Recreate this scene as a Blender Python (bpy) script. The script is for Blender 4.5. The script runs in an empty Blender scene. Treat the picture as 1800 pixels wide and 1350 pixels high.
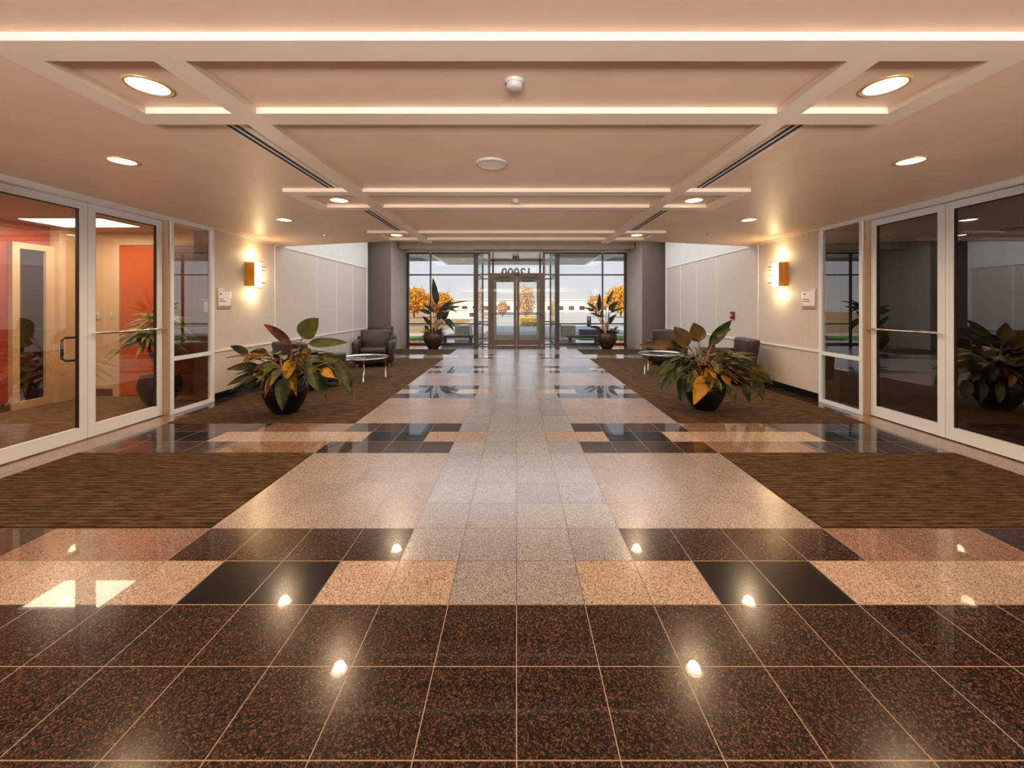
import bpy, bmesh, math, random
from mathutils import Vector, Matrix
C = bpy.context.scene.collection
PI = math.pi
# ------------------------------------------------------------------ camera, world, sun, exposure
F, HX, HY, H = 702.0, 908.0, 537.0, 1.40      # focal length in px, horizon point, eye height
T = 0.32                                      # floor tile
cam_d = bpy.data.cameras.new('camera'); cam = bpy.data.objects.new('camera', cam_d); C.objects.link(cam)
cam.location = (0, 0, H); cam.rotation_euler = (PI/2, 0, 0)
cam_d.sensor_width = 36; cam_d.lens = 36*F/1800
cam_d.shift_x = (900-HX)/1800; cam_d.shift_y = (HY-675)/1800
cam_d.clip_start = 0.05; cam_d.clip_end = 500
bpy.context.scene.camera = cam
sc = bpy.context.scene
sc.view_settings.view_transform = 'Standard'; sc.view_settings.look = 'None'
sc.view_settings.gamma = 1; sc.view_settings.use_curve_mapping = False
sc.view_settings.exposure = 0.38
w = bpy.data.worlds.new('sky'); sc.world = w; w.use_nodes = True
wn = w.node_tree.nodes; wl = w.node_tree.links
gt = wn.new('ShaderNodeTexCoord'); gx = wn.new('ShaderNodeSeparateXYZ'); gr = wn.new('ShaderNodeValToRGB')
wl.new(gt.outputs['Generated'], gx.inputs[0]); wl.new(gx.outputs['Z'], gr.inputs[0]); wl.new(gr.outputs[0], wn['Background'].inputs['Color'])
el = gr.color_ramp.elements; el[0].position = 0.0; el[0].color = (.86, .78, .74, 1); el[1].position = 1.0; el[1].color = (.36, .48, .78, 1)
for p_, c_ in ((.035, (.78, .75, .80, 1)), (.12, (.72, .73, .85, 1)), (.4, (.60, .67, .86, 1))):
    e_ = el.new(p_); e_.color = c_
wn['Background'].inputs['Strength'].default_value = 0.84
sun_d = bpy.data.lights.new('sun', 'SUN'); sun = bpy.data.objects.new('sun', sun_d); C.objects.link(sun)
sun_d.energy = 3.6; sun_d.color = (1.0, .90, .76); sun_d.angle = math.radians(1.0)
sdir = Vector((0.30, 0.80, -0.52)).normalized()          # light travels this way
sun.rotation_euler = sdir.to_track_quat('-Z', 'Y').to_euler()
K_DOWN = 1.3                                              # downlight power scale
WARM = (1.0, .70, .42)
def area(name, loc, rot, sx, sy, power, col, spread=180):
    d = bpy.data.lights.new(name, 'AREA'); d.shape = 'RECTANGLE'; d.size = sx; d.size_y = sy; d.energy = power; d.color = col; d.spread = math.radians(spread)
    o = bpy.data.objects.new(name, d); C.objects.link(o); o.location = loc; o.rotation_euler = rot
    return o
area('rear_fill', (0, -5.95, .6), (math.radians(123), 0, 0), 8.6, 1.1, 400, (1, .92, .84), 58)     # added fill aimed up at ceiling and beams, standing in for daylight off paving
area('seating_fill', (0, 9.9, 3.47), (0, 0, 0), 8.2, 4.6, 190, (.96, .98, 1))                                   # added fill with no opening above, over the seating, behind the low ceiling

# ------------------------------------------------------------------ helpers
def P(px, py, Y): return Vector(((px-HX)*Y/F, Y, H-(py-HY)*Y/F))
def tag(o, label=None, cat=None, group=None, kind=None):
    if label: o['label'] = label
    if cat: o['category'] = cat
    if group: o['group'] = group
    if kind: o['kind'] = kind
    return o
def empty(name, loc=(0, 0, 0), rz=0):
    o = bpy.data.objects.new(name, None); C.objects.link(o); o.location = loc; o.rotation_euler = (0, 0, rz)
    o.empty_display_size = .1
    return o
def copy_tree(o, parent=None):
    c = o.copy(); C.objects.link(c); c.parent = parent
    for ch in list(o.children): copy_tree(ch, c)
    return c
class MB:
    def __init__(s): s.b = bmesh.new(); s.smooth = False
    def box(s, x0, x1, y0, y1, z0, z1, mi=0):
        x0, x1 = sorted((x0, x1)); y0, y1 = sorted((y0, y1)); z0, z1 = sorted((z0, z1))
        v = [s.b.verts.new((x, y, z)) for z in (z0, z1) for y in (y0, y1) for x in (x0, x1)]
        for f in ((0,2,3,1), (4,5,7,6), (0,1,5,4), (2,6,7,3), (0,4,6,2), (1,3,7,5)):
            s.b.faces.new([v[i] for i in f]).material_index = mi
        return s
    def rbox(s, x0, x1, y0, y1, z0, z1, r=.02, seg=3, top=(0, 0), rot=None, shift=(0, 0)):
        t = bmesh.new()
        v = []
        for k, z in enumerate((z0, z1)):
            for y in (y0, y1):
                for x in (x0, x1):
                    cx, cy = (x0+x1)/2, (y0+y1)/2
                    dx = math.copysign(top[0], x-cx)*k+shift[0]*k; dy = math.copysign(top[1], y-cy)*k+shift[1]*k
                    v.append(t.verts.new((x+dx, y+dy, z)))
        for f in ((0,2,3,1), (4,5,7,6), (0,1,5,4), (2,6,7,3), (0,4,6,2), (1,3,7,5)): t.faces.new([v[i] for i in f])
        bmesh.ops.bevel(t, geom=list(t.edges), offset=r, segments=seg, profile=.5, affect='EDGES')
        if rot: t.transform(rot)
        s._merge(t); s.smooth = True
        return s
    def _merge(s, t):
        m = {}
        for v in t.verts: m[v] = s.b.verts.new(v.co)
        for f in t.faces:
            try: nf = s.b.faces.new([m[v] for v in f.verts]); nf.smooth = True
            except ValueError: pass
        t.free()
    def poly(s, pts, z0, z1):
        lo = [s.b.verts.new((x, y, z0)) for x, y in pts]; hi = [s.b.verts.new((x, y, z1)) for x, y in pts]
        s.b.faces.new(lo[::-1]); s.b.faces.new(hi); n = len(pts)
        for i in range(n): s.b.faces.new([lo[i], lo[(i+1) % n], hi[(i+1) % n], hi[i]])
        bmesh.ops.recalc_face_normals(s.b, faces=list(s.b.faces))
        return s
    def lathe(s, prof, c=(0, 0, 0), n=32):
        rings = []
        for r, z in prof:
            if r < 1e-5: rings.append([s.b.verts.new((c[0], c[1], c[2]+z))])
            else: rings.append([s.b.verts.new((c[0]+r*math.cos(2*PI*i/n), c[1]+r*math.sin(2*PI*i/n), c[2]+z)) for i in range(n)])
        for a, b in zip(rings, rings[1:]):
            for i in range(n):
                j = (i+1) % n
                q = [a[0]] if len(a) == 1 else [a[i], a[j]]
                q += [b[0]] if len(b) == 1 else [b[j], b[i]]
                if len(q) > 2: s.b.faces.new(q).smooth = True
        return s
    def tube(s, pts, r, n=8, cap=True):
        pts = [Vector(p) for p in pts]; rs = r if isinstance(r, (list, tuple)) else [r]*len(pts)
        rings = []
        for i, p in enumerate(pts):
            d = (pts[min(i+1, len(pts)-1)]-pts[max(i-1, 0)]).normalized()
            u = d.cross(Vector((0, 0, 1)) if abs(d.z) < .9 else Vector((1, 0, 0))).normalized(); v = d.cross(u)
            rings.append([s.b.verts.new(p+(u*math.cos(2*PI*k/n)+v*math.sin(2*PI*k/n))*rs[i]) for k in range(n)])
        for a, b in zip(rings, rings[1:]):
            for k in range(n):
                s.b.faces.new([a[k], a[(k+1) % n], b[(k+1) % n], b[k]]).smooth = True
        if cap:
            s.b.faces.new(rings[0]); s.b.faces.new(rings[-1][::-1])
        return s
    def quad(s, a, b, c, d, mi=0):
        s.b.faces.new([s.b.verts.new(p) for p in (a, b, c, d)]).material_index = mi; return s
    def leaf(s, a, b, width, n=(0, -1, 0), arch=.15, fold=.12, segs=9, shape=1.0, wav=0.0):
        """one leaf blade from a to b: arch lifts the middle, fold is the V along the rib"""
        a, b = Vector(a), Vector(b); n = Vector(n).normalized(); L = (b-a).length
        mid = (a+b)/2+Vector((0, 0, 1))*arch*L
        rows = []
        for i in range(segs+1):
            t = i/segs
            p = a*(1-t)**2+mid*2*t*(1-t)+b*t*t
            d = ((mid-a)*(1-t)+(b-mid)*t).normalized()
            side = d.cross(n)
            if side.length < 1e-3: side = d.cross(Vector((1, 0, .3)))
            side.normalize(); up = side.cross(d).normalized()
            wd = width*.5*(math.sin(PI*min(1, t**.75))**.8)*(1-.25*t)*shape if 0 < t < 1 else width*.02
            if t > .85: wd = min(wd, width*.5*(1-t)/.15*.55+.001)
            wob = wav*width*math.sin(t*9+L*40)
            rows.append([s.b.verts.new(p-side*wd+up*(fold*wd*2+wob)), s.b.verts.new(p-side*wd*.5+up*fold*wd*.7),
                         s.b.verts.new(p), s.b.verts.new(p+side*wd*.5+up*fold*wd*.7), s.b.verts.new(p+side*wd+up*(fold*wd*2-wob))])
        for r0, r1 in zip(rows, rows[1:]):
            for k in range(4): s.b.faces.new([r0[k], r0[k+1], r1[k+1], r1[k]]).smooth = True
        return s
    def build(s, name, mat, parent=None, loc=None):
        me = bpy.data.meshes.new(name)
        s.b.normal_update(); s.b.to_mesh(me); s.b.free()
        for m in (mat if isinstance(mat, (list, tuple)) else [mat]): me.materials.append(m)
        o = bpy.data.objects.new(name, me); C.objects.link(o)
        if loc: o.location = loc
        if parent: o.parent = parent
        return o
def struct(name, mb, mat, label=None, parent=None):
    o = mb.build(name, mat, parent)
    if not parent: tag(o, label, kind='structure')
    return o

# ------------------------------------------------------------------ materials
def mat(name, col, rough=.6, metal=0, spec=.5, emit=None, es=0, coat=0, trans=0):
    m = bpy.data.materials.new(name); m.use_nodes = True; b = m.node_tree.nodes['Principled BSDF']
    b.inputs['Base Color'].default_value = (*col, 1); b.inputs['Roughness'].default_value = rough
    b.inputs['Metallic'].default_value = metal; b.inputs['Specular IOR Level'].default_value = spec
    b.inputs['Coat Weight'].default_value = coat
    if emit: b.inputs['Emission Color'].default_value = (*emit, 1); b.inputs['Emission Strength'].default_value = es
    return m
def N(m, t, **k):
    n = m.node_tree.nodes.new(t)
    for a, b in k.items():
        if a in n.inputs: n.inputs[a].default_value = b
        else: setattr(n, a, b)
    return n
def ramp(m, fac, stops, interp='LINEAR'):
    r = m.node_tree.nodes.new('ShaderNodeValToRGB'); r.color_ramp.interpolation = interp
    e = r.color_ramp.elements
    while len(e) < len(stops): e.new(.5)
    for q, (p, c) in zip(e, stops): q.position = p; q.color = (*c, 1)
    m.node_tree.links.new(fac, r.inputs[0]); return r
def noisy(name, c0, c1, scale=20, rough=.6, bump=0, detail=4, stretch=(1, 1, 1), spec=.5, metal=0, lo=.35, hi=.65):
    m = mat(name, c0, rough, metal, spec); L = m.node_tree.links; b = m.node_tree.nodes['Principled BSDF']
    tc = N(m, 'ShaderNodeTexCoord'); mp = N(m, 'ShaderNodeMapping'); mp.inputs['Scale'].default_value = stretch
    L.new(tc.outputs['Object'], mp.inputs[0])
    n = N(m, 'ShaderNodeTexNoise', Scale=scale, Detail=detail); L.new(mp.outputs[0], n.inputs['Vector'])
    r = ramp(m, n.outputs['Fac'], [(lo, c0), (hi, c1)]); L.new(r.outputs[0], b.inputs['Base Color'])
    if bump:
        bp = N(m, 'ShaderNodeBump', Strength=bump, Distance=.01); L.new(n.outputs['Fac'], bp.inputs['Height']); L.new(bp.outputs[0], b.inputs['Normal'])
    return m
def granite(name, stops, rough, grout, scale=220, bump=0, gw=.0048, spec=.5, coat=0):
    m = mat(name, (.5, .5, .5), rough, 0, spec, coat=coat); nt = m.node_tree; L = nt.links; b = nt.nodes['Principled BSDF']
    if coat: b.inputs['Coat Roughness'].default_value = .16 if bump else .015
    tc = N(m, 'ShaderNodeTexCoord')
    v = N(m, 'ShaderNodeTexVoronoi', Scale=scale); L.new(tc.outputs['Object'], v.inputs['Vector'])
    n = N(m, 'ShaderNodeTexNoise', Scale=scale*.35, Detail=5, Roughness=.7); L.new(tc.outputs['Object'], n.inputs['Vector'])
    sp = N(m, 'ShaderNodeSeparateColor'); L.new(v.outputs['Color'], sp.inputs[0])
    mx = N(m, 'ShaderNodeMix'); mx.inputs[0].default_value = .5
    L.new(sp.outputs[0], mx.inputs[2]); L.new(n.outputs['Fac'], mx.inputs[3])
    r = ramp(m, mx.outputs[0], stops)
    # slab to slab tone differences
    mp = N(m, 'ShaderNodeMapping'); mp.inputs['Scale'].default_value = (1/T, 1/T, 0); mp.inputs['Location'].default_value = (0, -.84, 0)
    L.new(tc.outputs['Object'], mp.inputs[0])
    fl = N(m, 'ShaderNodeVectorMath', operation='FLOOR'); L.new(mp.outputs[0], fl.inputs[0])
    wn_ = N(m, 'ShaderNodeTexWhiteNoise'); L.new(fl.outputs[0], wn_.inputs['Vector'])
    mr = N(m, 'ShaderNodeMapRange'); mr.inputs[3].default_value = .88; mr.inputs[4].default_value = 1.1; L.new(wn_.outputs[0], mr.inputs[0])
    vm = N(m, 'ShaderNodeVectorMath', operation='SCALE'); L.new(r.outputs[0], vm.inputs[0]); L.new(mr.outputs[0], vm.inputs[3])
    xyz = N(m, 'ShaderNodeSeparateXYZ'); L.new(mp.outputs[0], xyz.inputs[0])
    ds = []
    for i in (0, 1):
        pp = N(m, 'ShaderNodeMath', operation='PINGPONG'); L.new(xyz.outputs[i], pp.inputs[0]); pp.inputs[1].default_value = .5; ds.append(pp)
    mn = N(m, 'ShaderNodeMath', operation='MINIMUM'); L.new(ds[0].outputs[0], mn.inputs[0]); L.new(ds[1].outputs[0], mn.inputs[1])
    lt = N(m, 'ShaderNodeMath', operation='LESS_THAN'); L.new(mn.outputs[0], lt.inputs[0]); lt.inputs[1].default_value = gw/2/T*1.0
    cm = N(m, 'ShaderNodeMix', data_type='RGBA'); L.new(lt.outputs[0], cm.inputs[0]); L.new(vm.outputs[0], cm.inputs[6]); cm.inputs[7].default_value = (*grout, 1)
    L.new(cm.outputs[2], b.inputs['Base Color'])
    rr = N(m, 'ShaderNodeMix'); L.new(lt.outputs[0], rr.inputs[0]); rr.inputs[2].default_value = rough; rr.inputs[3].default_value = .7
    L.new(rr.outputs[0], b.inputs['Roughness'])
    if bump:
        bn = N(m, 'ShaderNodeTexNoise', Scale=70, Detail=4); L.new(tc.outputs['Object'], bn.inputs['Vector'])
        bp = N(m, 'ShaderNodeBump', Strength=bump, Distance=.004); L.new(bn.outputs['Fac'], bp.inputs['Height']); L.new(bp.outputs[0], b.inputs['Normal'])
    return m
G_BROWN = granite('brown_granite', [(.28, (.002, .0015, .0015)), (.43, (.012, .008, .006)), (.56, (.042, .020, .012)), (.68, (.11, .046, .026)), (.82, (.17, .12, .09))], .20, (.40, .29, .22), 190, coat=.65, gw=.004, spec=.22)
G_BEIGE = granite('beige_granite', [(.25, (.12, .075, .05)), (.42, (.42, .30, .215)), (.6, (.56, .43, .335)), (.8, (.70, .60, .51))], .20, (.07, .05, .04), 230, gw=.003, coat=.5, spec=.25)
G_BLACK = granite('black_granite', [(.3, (.003, .003, .004)), (.7, (.008, .008, .009)), (.9, (.02, .02, .02))], .18, (.45, .36, .28), 115, coat=.7, spec=.2)
G_TAN = granite('tan_granite', [(.25, (.08, .04, .025)), (.45, (.24, .135, .085)), (.65, (.36, .22, .15)), (.85, (.45, .31, .22))], .20, (.30, .20, .14), 230, gw=.003, coat=.6, spec=.25)
G_GREY = granite('honed_granite', [(.25, (.09, .08, .08)), (.45, (.27, .25, .25)), (.6, (.38, .355, .35)), (.8, (.52, .49, .48))], .21, (.05, .045, .045), 230, bump=.3, gw=.004, coat=.5)

G_PINK = granite('honed_granite_pinker', [(.25, (.11, .08, .07)), (.45, (.32, .25, .215)), (.6, (.43, .345, .30)), (.8, (.57, .48, .43))], .22, (.16, .12, .11), 230, bump=.3, gw=.003, coat=.3)  # honed granite as in the centre columns, coloured a little pinker

def carpet_mat(name, dark, mid, light, ribs=True):
    m = mat(name, mid, .95, 0, .1); nt = m.node_tree; L = nt.links; b = nt.nodes['Principled BSDF']
    tc = N(m, 'ShaderNodeTexCoord'); mp = N(m, 'ShaderNodeMapping'); mp.inputs['Scale'].default_value = (1.8, 11, 1)
    L.new(tc.outputs['Object'], mp.inputs[0])
    n = N(m, 'ShaderNodeTexNoise', Scale=3.0, Detail=6, Roughness=.75); L.new(mp.outputs[0], n.inputs['Vector'])
    r = ramp(m, n.outputs['Fac'], [(.34, dark), (.48, mid), (.60, light), (.74, (light[0]*1.7, light[1]*1.35, light[2]*1.1))])
    wv = N(m, 'ShaderNodeTexWave', Scale=7.5, Distortion=.5); wv.bands_direction = 'Y'; L.new(tc.outputs['Object'], wv.inputs['Vector'])
    rr = ramp(m, wv.outputs['Fac'], [(.05, (.42, .42, .42)), (.4, (1, 1, 1))])
    mu = N(m, 'ShaderNodeMix', data_type='RGBA', blend_type='MULTIPLY'); mu.inputs[0].default_value = .9 if ribs else 0
    L.new(r.outputs[0], mu.inputs[6]); L.new(rr.outputs[0], mu.inputs[7]); L.new(mu.outputs[2], b.inputs['Base Color'])
    bp = N(m, 'ShaderNodeBump', Strength=.4, Distance=.006); L.new(wv.outputs['Fac'], bp.inputs['Height']); L.new(bp.outputs[0], b.inputs['Normal'])
    return m
M_CARPET = carpet_mat('ribbed_carpet', (.025, .012, .007), (.085, .048, .024), (.15, .092, .045))
M_ROOMCARPET = carpet_mat('office_carpet', (.10, .055, .025), (.20, .12, .065), (.27, .17, .10), False)

def glass_mat(name, tint=(1, 1, 1), r0=.04, boost=1.0):
    m = bpy.data.materials.new(name); m.use_nodes = True; nt = m.node_tree; L = nt.links
    nt.nodes.remove(nt.nodes['Principled BSDF']); out = nt.nodes['Material Output']
    tr = N(m, 'ShaderNodeBsdfTransparent'); tr.inputs[0].default_value = (*tint, 1)
    gl = N(m, 'ShaderNodeBsdfGlossy'); gl.inputs['Roughness'].default_value = 0.0
    ge = N(m, 'ShaderNodeNewGeometry'); dt = N(m, 'ShaderNodeVectorMath', operation='DOT_PRODUCT')
    L.new(ge.outputs['Normal'], dt.inputs[0]); L.new(ge.outputs['Incoming'], dt.inputs[1])
    ab = N(m, 'ShaderNodeMath', operation='ABSOLUTE'); L.new(dt.outputs['Value'], ab.inputs[0])
    om = N(m, 'ShaderNodeMath', operation='SUBTRACT', use_clamp=True); om.inputs[0].default_value = 1; L.new(ab.outputs[0], om.inputs[1])
    pw = N(m, 'ShaderNodeMath', operation='POWER'); L.new(om.outputs[0], pw.inputs[0]); pw.inputs[1].default_value = 5
    mul = N(m, 'ShaderNodeMath', operation='MULTIPLY_ADD', use_clamp=True)
    L.new(pw.outputs[0], mul.inputs[0]); mul.inputs[1].default_value = boost*(1-r0); mul.inputs[2].default_value = r0
    mx = N(m, 'ShaderNodeMixShader'); L.new(mul.outputs[0], mx.inputs[0]); L.new(tr.outputs[0], mx.inputs[1]); L.new(gl.outputs[0], mx.inputs[2])
    L.new(mx.outputs[0], out.inputs[0]); return m
M_GLASS = glass_mat('clear_glass', (.96, .98, .96))
M_DOORGLASS = glass_mat('door_glass', (.97, .96, .94), .17, 1.0)
M_TABLEGLASS = glass_mat('table_glass', (.82, .92, .90), .12, 1.2)

M_CEIL = noisy('ceiling_paint', (.72, .53, .40), (.76, .565, .43), 3, .42, spec=.45)
M_TRIMPAINT = noisy('beam_paint', (.80, .67, .56), (.84, .71, .60), 3, .30, spec=.5)
M_WALL = noisy('woven_wall_covering', (.62, .545, .475), (.68, .60, .525), 90, .55, bump=.15, stretch=(1, 1, .15))
M_UPPER = noisy('white_wall_paint', (.82, .80, .76), (.86, .84, .80), 4, .22)
M_RAIL = mat('white_lacquer', (.88, .84, .78), .25)
M_BASE = mat('black_skirting', (.008, .008, .010), .12)
M_ALU = noisy('satin_aluminium', (.84, .91, .99), (.87, .94, 1.0), 3, .30, metal=.1)
M_ALUD = mat('aluminium_return', (.50, .36, .24), .38, .35)
M_BRONZE = noisy('bronze_frame', (.13, .075, .045), (.17, .10, .06), 30, .4, metal=.2)
M_DARKFR = noisy('dark_mullion', (.07, .055, .045), (.10, .08, .065), 30, .35, metal=.4)
M_CHROME = mat('brushed_steel', (.75, .72, .68), .18, 1)
M_BLACKMET = mat('black_metal', (.02, .018, .018), .35, .3)
M_GASKET = mat('dark_gasket', (.035, .022, .02), .5)
M_PIERF = noisy('shaded_pier_front', (.16, .125, .10), (.19, .15, .12), 60, .6)  # pier front: backlit shade put into a darker colour
M_PIER = noisy('sand_wall_paint', (.55, .47, .385), (.60, .51, .42), 5, .45)
M_BULK = noisy('bulkhead_paint', (.32, .24, .17), (.36, .27, .19), 5, .5)
M_WHITEP = mat('white_plastic', (.52, .48, .48), .4)
M_SLOT = mat('vent_dark', (.006, .006, .012), .6)
M_VENTM = mat('vent_white', (.75, .68, .62), .4)
M_LAMP = mat('lamp_lens', (1, .95, .85), .4, emit=(1.0, .80, .50), es=9)
M_LAMPRING = mat('lamp_brass_ring', (.75, .50, .20), .3, .6)
M_TROFF = mat('troffer_lens', (1, 1, 1), .5, emit=(1, .93, .80), es=1.6)
M_SCONCE = mat('sconce_glass', (1, .95, .8), .4, emit=(1.0, .86, .52), es=1.9)
M_SCGOLD = mat('sconce_brass', (.80, .45, .10), .3, .7)
M_ORANGE = noisy('orange_paint', (.58, .095, .002), (.62, .105, .003), 3, .45)
M_RED = noisy('red_paint', (.42, .05, .022), (.46, .06, .026), 3, .45)
M_CREAM = noisy('cream_paint', (.72, .50, .28), (.76, .54, .31), 3, .55)
M_DKRED = noisy('redwood_panel', (.10, .028, .012), (.15, .045, .02), 10, .4)
M_ROOMCEIL = noisy('office_ceiling_tile', (.50, .34, .20), (.54, .37, .22), 40, .8)
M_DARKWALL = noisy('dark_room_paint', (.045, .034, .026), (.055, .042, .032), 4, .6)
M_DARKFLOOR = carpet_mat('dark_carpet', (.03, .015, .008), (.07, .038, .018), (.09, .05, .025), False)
M_LEATHER = noisy('brown_leather', (.022, .011, .009), (.042, .022, .017), 25, .36, bump=.08)
M_WOODLEG = noisy('wood_leg', (.28, .10, .03), (.36, .14, .05), 30, .4, stretch=(1, 1, .1))
M_POT = noisy('glazed_pot', (.003, .003, .004), (.012, .008, .007), 6, .10)
M_POTBR = noisy('bronze_pot', (.035, .014, .010), (.08, .035, .022), 12, .3)
M_SOIL = noisy('potting_soil', (.02, .012, .007), (.05, .03, .018), 80, .95, bump=.5)
M_STEM = noisy('reddish_stem', (.30, .10, .05), (.42, .20, .08), 20, .4)
M_TRUNK = noisy('grey_trunk', (.05, .035, .03), (.11, .08, .06), 40, .8, bump=.4)
def leaf_mat(name, stops, scale=7, rough=.42):
    m = mat(name, stops[0][1], rough, 0, .3); L = m.node_tree.links; b = m.node_tree.nodes['Principled BSDF']
    tc = N(m, 'ShaderNodeTexCoord'); n = N(m, 'ShaderNodeTexNoise', Scale=scale, Detail=4, Roughness=.6); L.new(tc.outputs['Object'], n.inputs['Vector'])
    r = ramp(m, n.outputs['Fac'], stops); L.new(r.outputs[0], b.inputs['Base Color'])
    b.inputs['Subsurface Weight'].default_value = 0
    return m
M_LEAF = leaf_mat('broad_leaf', [(.30, (.006, .010, .003)), (.46, (.020, .030, .006)), (.57, (.060, .070, .009)), (.66, (.16, .11, .015)), (.76, (.30, .13, .02))])
M_LEAFG = leaf_mat('green_leaf', [(.3, (.03, .045, .005)), (.55, (.075, .10, .010)), (.75, (.16, .18, .02))])
M_LEAFY = leaf_mat('amber_leaf', [(.3, (.03, .035, .006)), (.40, (.12, .08, .008)), (.47, (.42, .20, .010)), (.7, (.58, .30, .02))], 9)
M_LEAFR = leaf_mat('rust_leaf', [(.3, (.015, .02, .006)), (.5, (.08, .03, .014)), (.7, (.22, .05, .03))], 9)
M_LEAFO = leaf_mat('olive_leaf', [(.3, (.04, .022, .005)), (.5, (.085, .05, .009)), (.7, (.18, .085, .015))], 6)
M_LEAFD = leaf_mat('dracaena_leaf', [(.3, (.05, .07, .012)), (.5, (.18, .22, .035)), (.7, (.55, .55, .14))], 14)
M_LEAFB = leaf_mat('dark_leaf', [(.3, (.008, .010, .006)), (.55, (.03, .032, .012)), (.75, (.08, .055, .02))], 5)
M_GROUND = noisy('pale_concrete', (.60, .54, .47), (.68, .62, .55), .6, .9)
M_DRYGRASS = noisy('dry_meadow', (.42, .22, .08), (.60, .38, .18), 1.5, .95)
M_LAWN = noisy('green_lawn', (.10, .22, .02), (.20, .34, .05), 12, .95)
M_AUTUMN = leaf_mat('autumn_leaf', [(.3, (.55, .20, .01)), (.5, (.85, .38, .02)), (.7, (.95, .60, .10))], 3, .8)
M_AUTUMN2 = leaf_mat('rust_autumn_leaf', [(.3, (.55, .24, .08)), (.5, (.80, .45, .18)), (.7, (.92, .66, .40))], 3, .8)
M_YHEDGE = leaf_mat('yellow_hedge_leaf', [(.3, (.60, .34, .01)), (.6, (.85, .60, .03))], 8, .8)
M_BARK = noisy('bark', (.16, .08, .04), (.28, .15, .09), 20, .9)
M_BUILD = noisy('white_render', (.78, .72, .66), (.82, .76, .70), .5, .8)
M_BUILDWIN = mat('far_window', (.10, .05, .035), .3)
M_CANOPY = noisy('canopy_soffit', (.28, .25, .18), (.32, .29, .21), 3, .7)
M_WHITEOUT = mat('white_fascia', (.80, .78, .74), .5)
M_STONE = noisy('planter_stone', (.42, .38, .28), (.50, .46, .36), 8, .8)
M_BENCH = noisy('grey_bench', (.07, .07, .085), (.11, .11, .13), 8, .6)
M_REDPL = mat('red_device', (.20, .03, .025), .35)
M_INK = mat('sign_ink', (.03, .03, .035), .5)
M_SIGN = mat('sign_white', (.88, .88, .90), .35)
M_SIGNF = mat('sign_frame', (.55, .47, .42), .3, .4)

# ------------------------------------------------------------------ floor
def RY(k): return (k+.84)*T                   # row edges
mats = [G_BROWN, G_BEIGE, G_BLACK, G_TAN, G_GREY, G_PINK]
BR, BE, BK, TA, GR, PK = range(6)
rowB = [(0, 2, GR), (2, 6, BR), (6, 9, TA), (9, 13, BR)]
rowC = [(0, 1, GR), (1, 3, BE), (3, 5, BK), (5, 10, BE), (10, 12, BK), (12, 13, BR)]
rowO = [(0, 2, GR), (2, 6, PK), (6, 13, BR)]
inB = [(0, 2, GR), (2, 6, BR), (6, 13, BR)]
inC = [(0, 1, GR), (1, 3, BE), (3, 5, BK), (5, 6, BE), (6, 13, BR)]
rows = [(-6.1, RY(5), [(0, 13, BR)]), (RY(5), RY(6), rowC), (RY(6), RY(7), rowB), (RY(7), RY(11), rowO),
        (RY(11), RY(12), rowB), (RY(12), RY(13), rowC), (RY(13), RY(14), rowB), (RY(14), RY(18), rowO),
        (RY(18), RY(19), inB), (RY(19), RY(20), inC), (RY(20), RY(21), inB), (RY(21), RY(25), rowO),
        (RY(25), RY(26), inB), (RY(26), RY(27), inC), (RY(27), RY(28), inB), (RY(28), RY(32), rowO),
        (RY(32), RY(33), rowB), (RY(33), RY(34), rowC), (RY(34), RY(35), rowB), (RY(35), RY(39), rowO),
        (RY(39), 16.3, [(0, 13, BR)])]
fb = MB()
for y0, y1, cells in rows:
    for a, b, k in cells:
        if a == 0:
            fb.quad((-b*T, y0, 0), (b*T, y0, 0), (b*T, y1, 0), (-b*T, y1, 0), k)
        else:
            for s in (1, -1):
                x0, x1 = sorted((s*a*T, s*b*T)); fb.quad((x0, y0, 0), (x1, y0, 0), (x1, y1, 0), (x0, y1, 0), k)
for s in (1, -1):                              # the strip along the walls: pink sill at the doors, dark stone beyond
    for y0, y1, k, o in ((-6.1, 2.5, BR, 4.62), (2.5, 5.1, TA, 4.62), (5.1, 11.9, BR, 4.62), (11.9, 16.3, BR, 5.3)):
        x0, x1 = sorted((s*13*T, s*o)); fb.quad((x0, y0, 0), (x1, y0, 0), (x1, y1, 0), (x0, y1, 0), k)
struct('floor', fb, mats, 'polished granite lobby floor in brown, beige and black squares')
struct('ground', MB().box(-120, 120, -60, 160, -.12, -.02), M_GROUND, 'pale sunlit paving outside the lobby')

def carpet(y0, y1, s, label):
    x0, x1 = sorted((s*6*T, s*13*T)); o = MB().box(x0+.004, x1-.004, y0+.004, y1-.004, .0005, .006).build('carpet', M_CARPET)
    tag(o, label, 'carpet', 'ribbed carpets set into the granite floor')
for s, side in ((-1, 'left'), (1, 'right')):
    carpet(RY(7), RY(11), s, f'brown ribbed carpet, short one in the foreground on the {side} side of the walkway')
    carpet(RY(14), RY(32), s, f'long brown ribbed carpet under armchairs and big potted plant on the {side} side')
    carpet(RY(35), RY(39), s, f'small brown carpet by the end windows under the tall potted plant on the {side} side')

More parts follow.
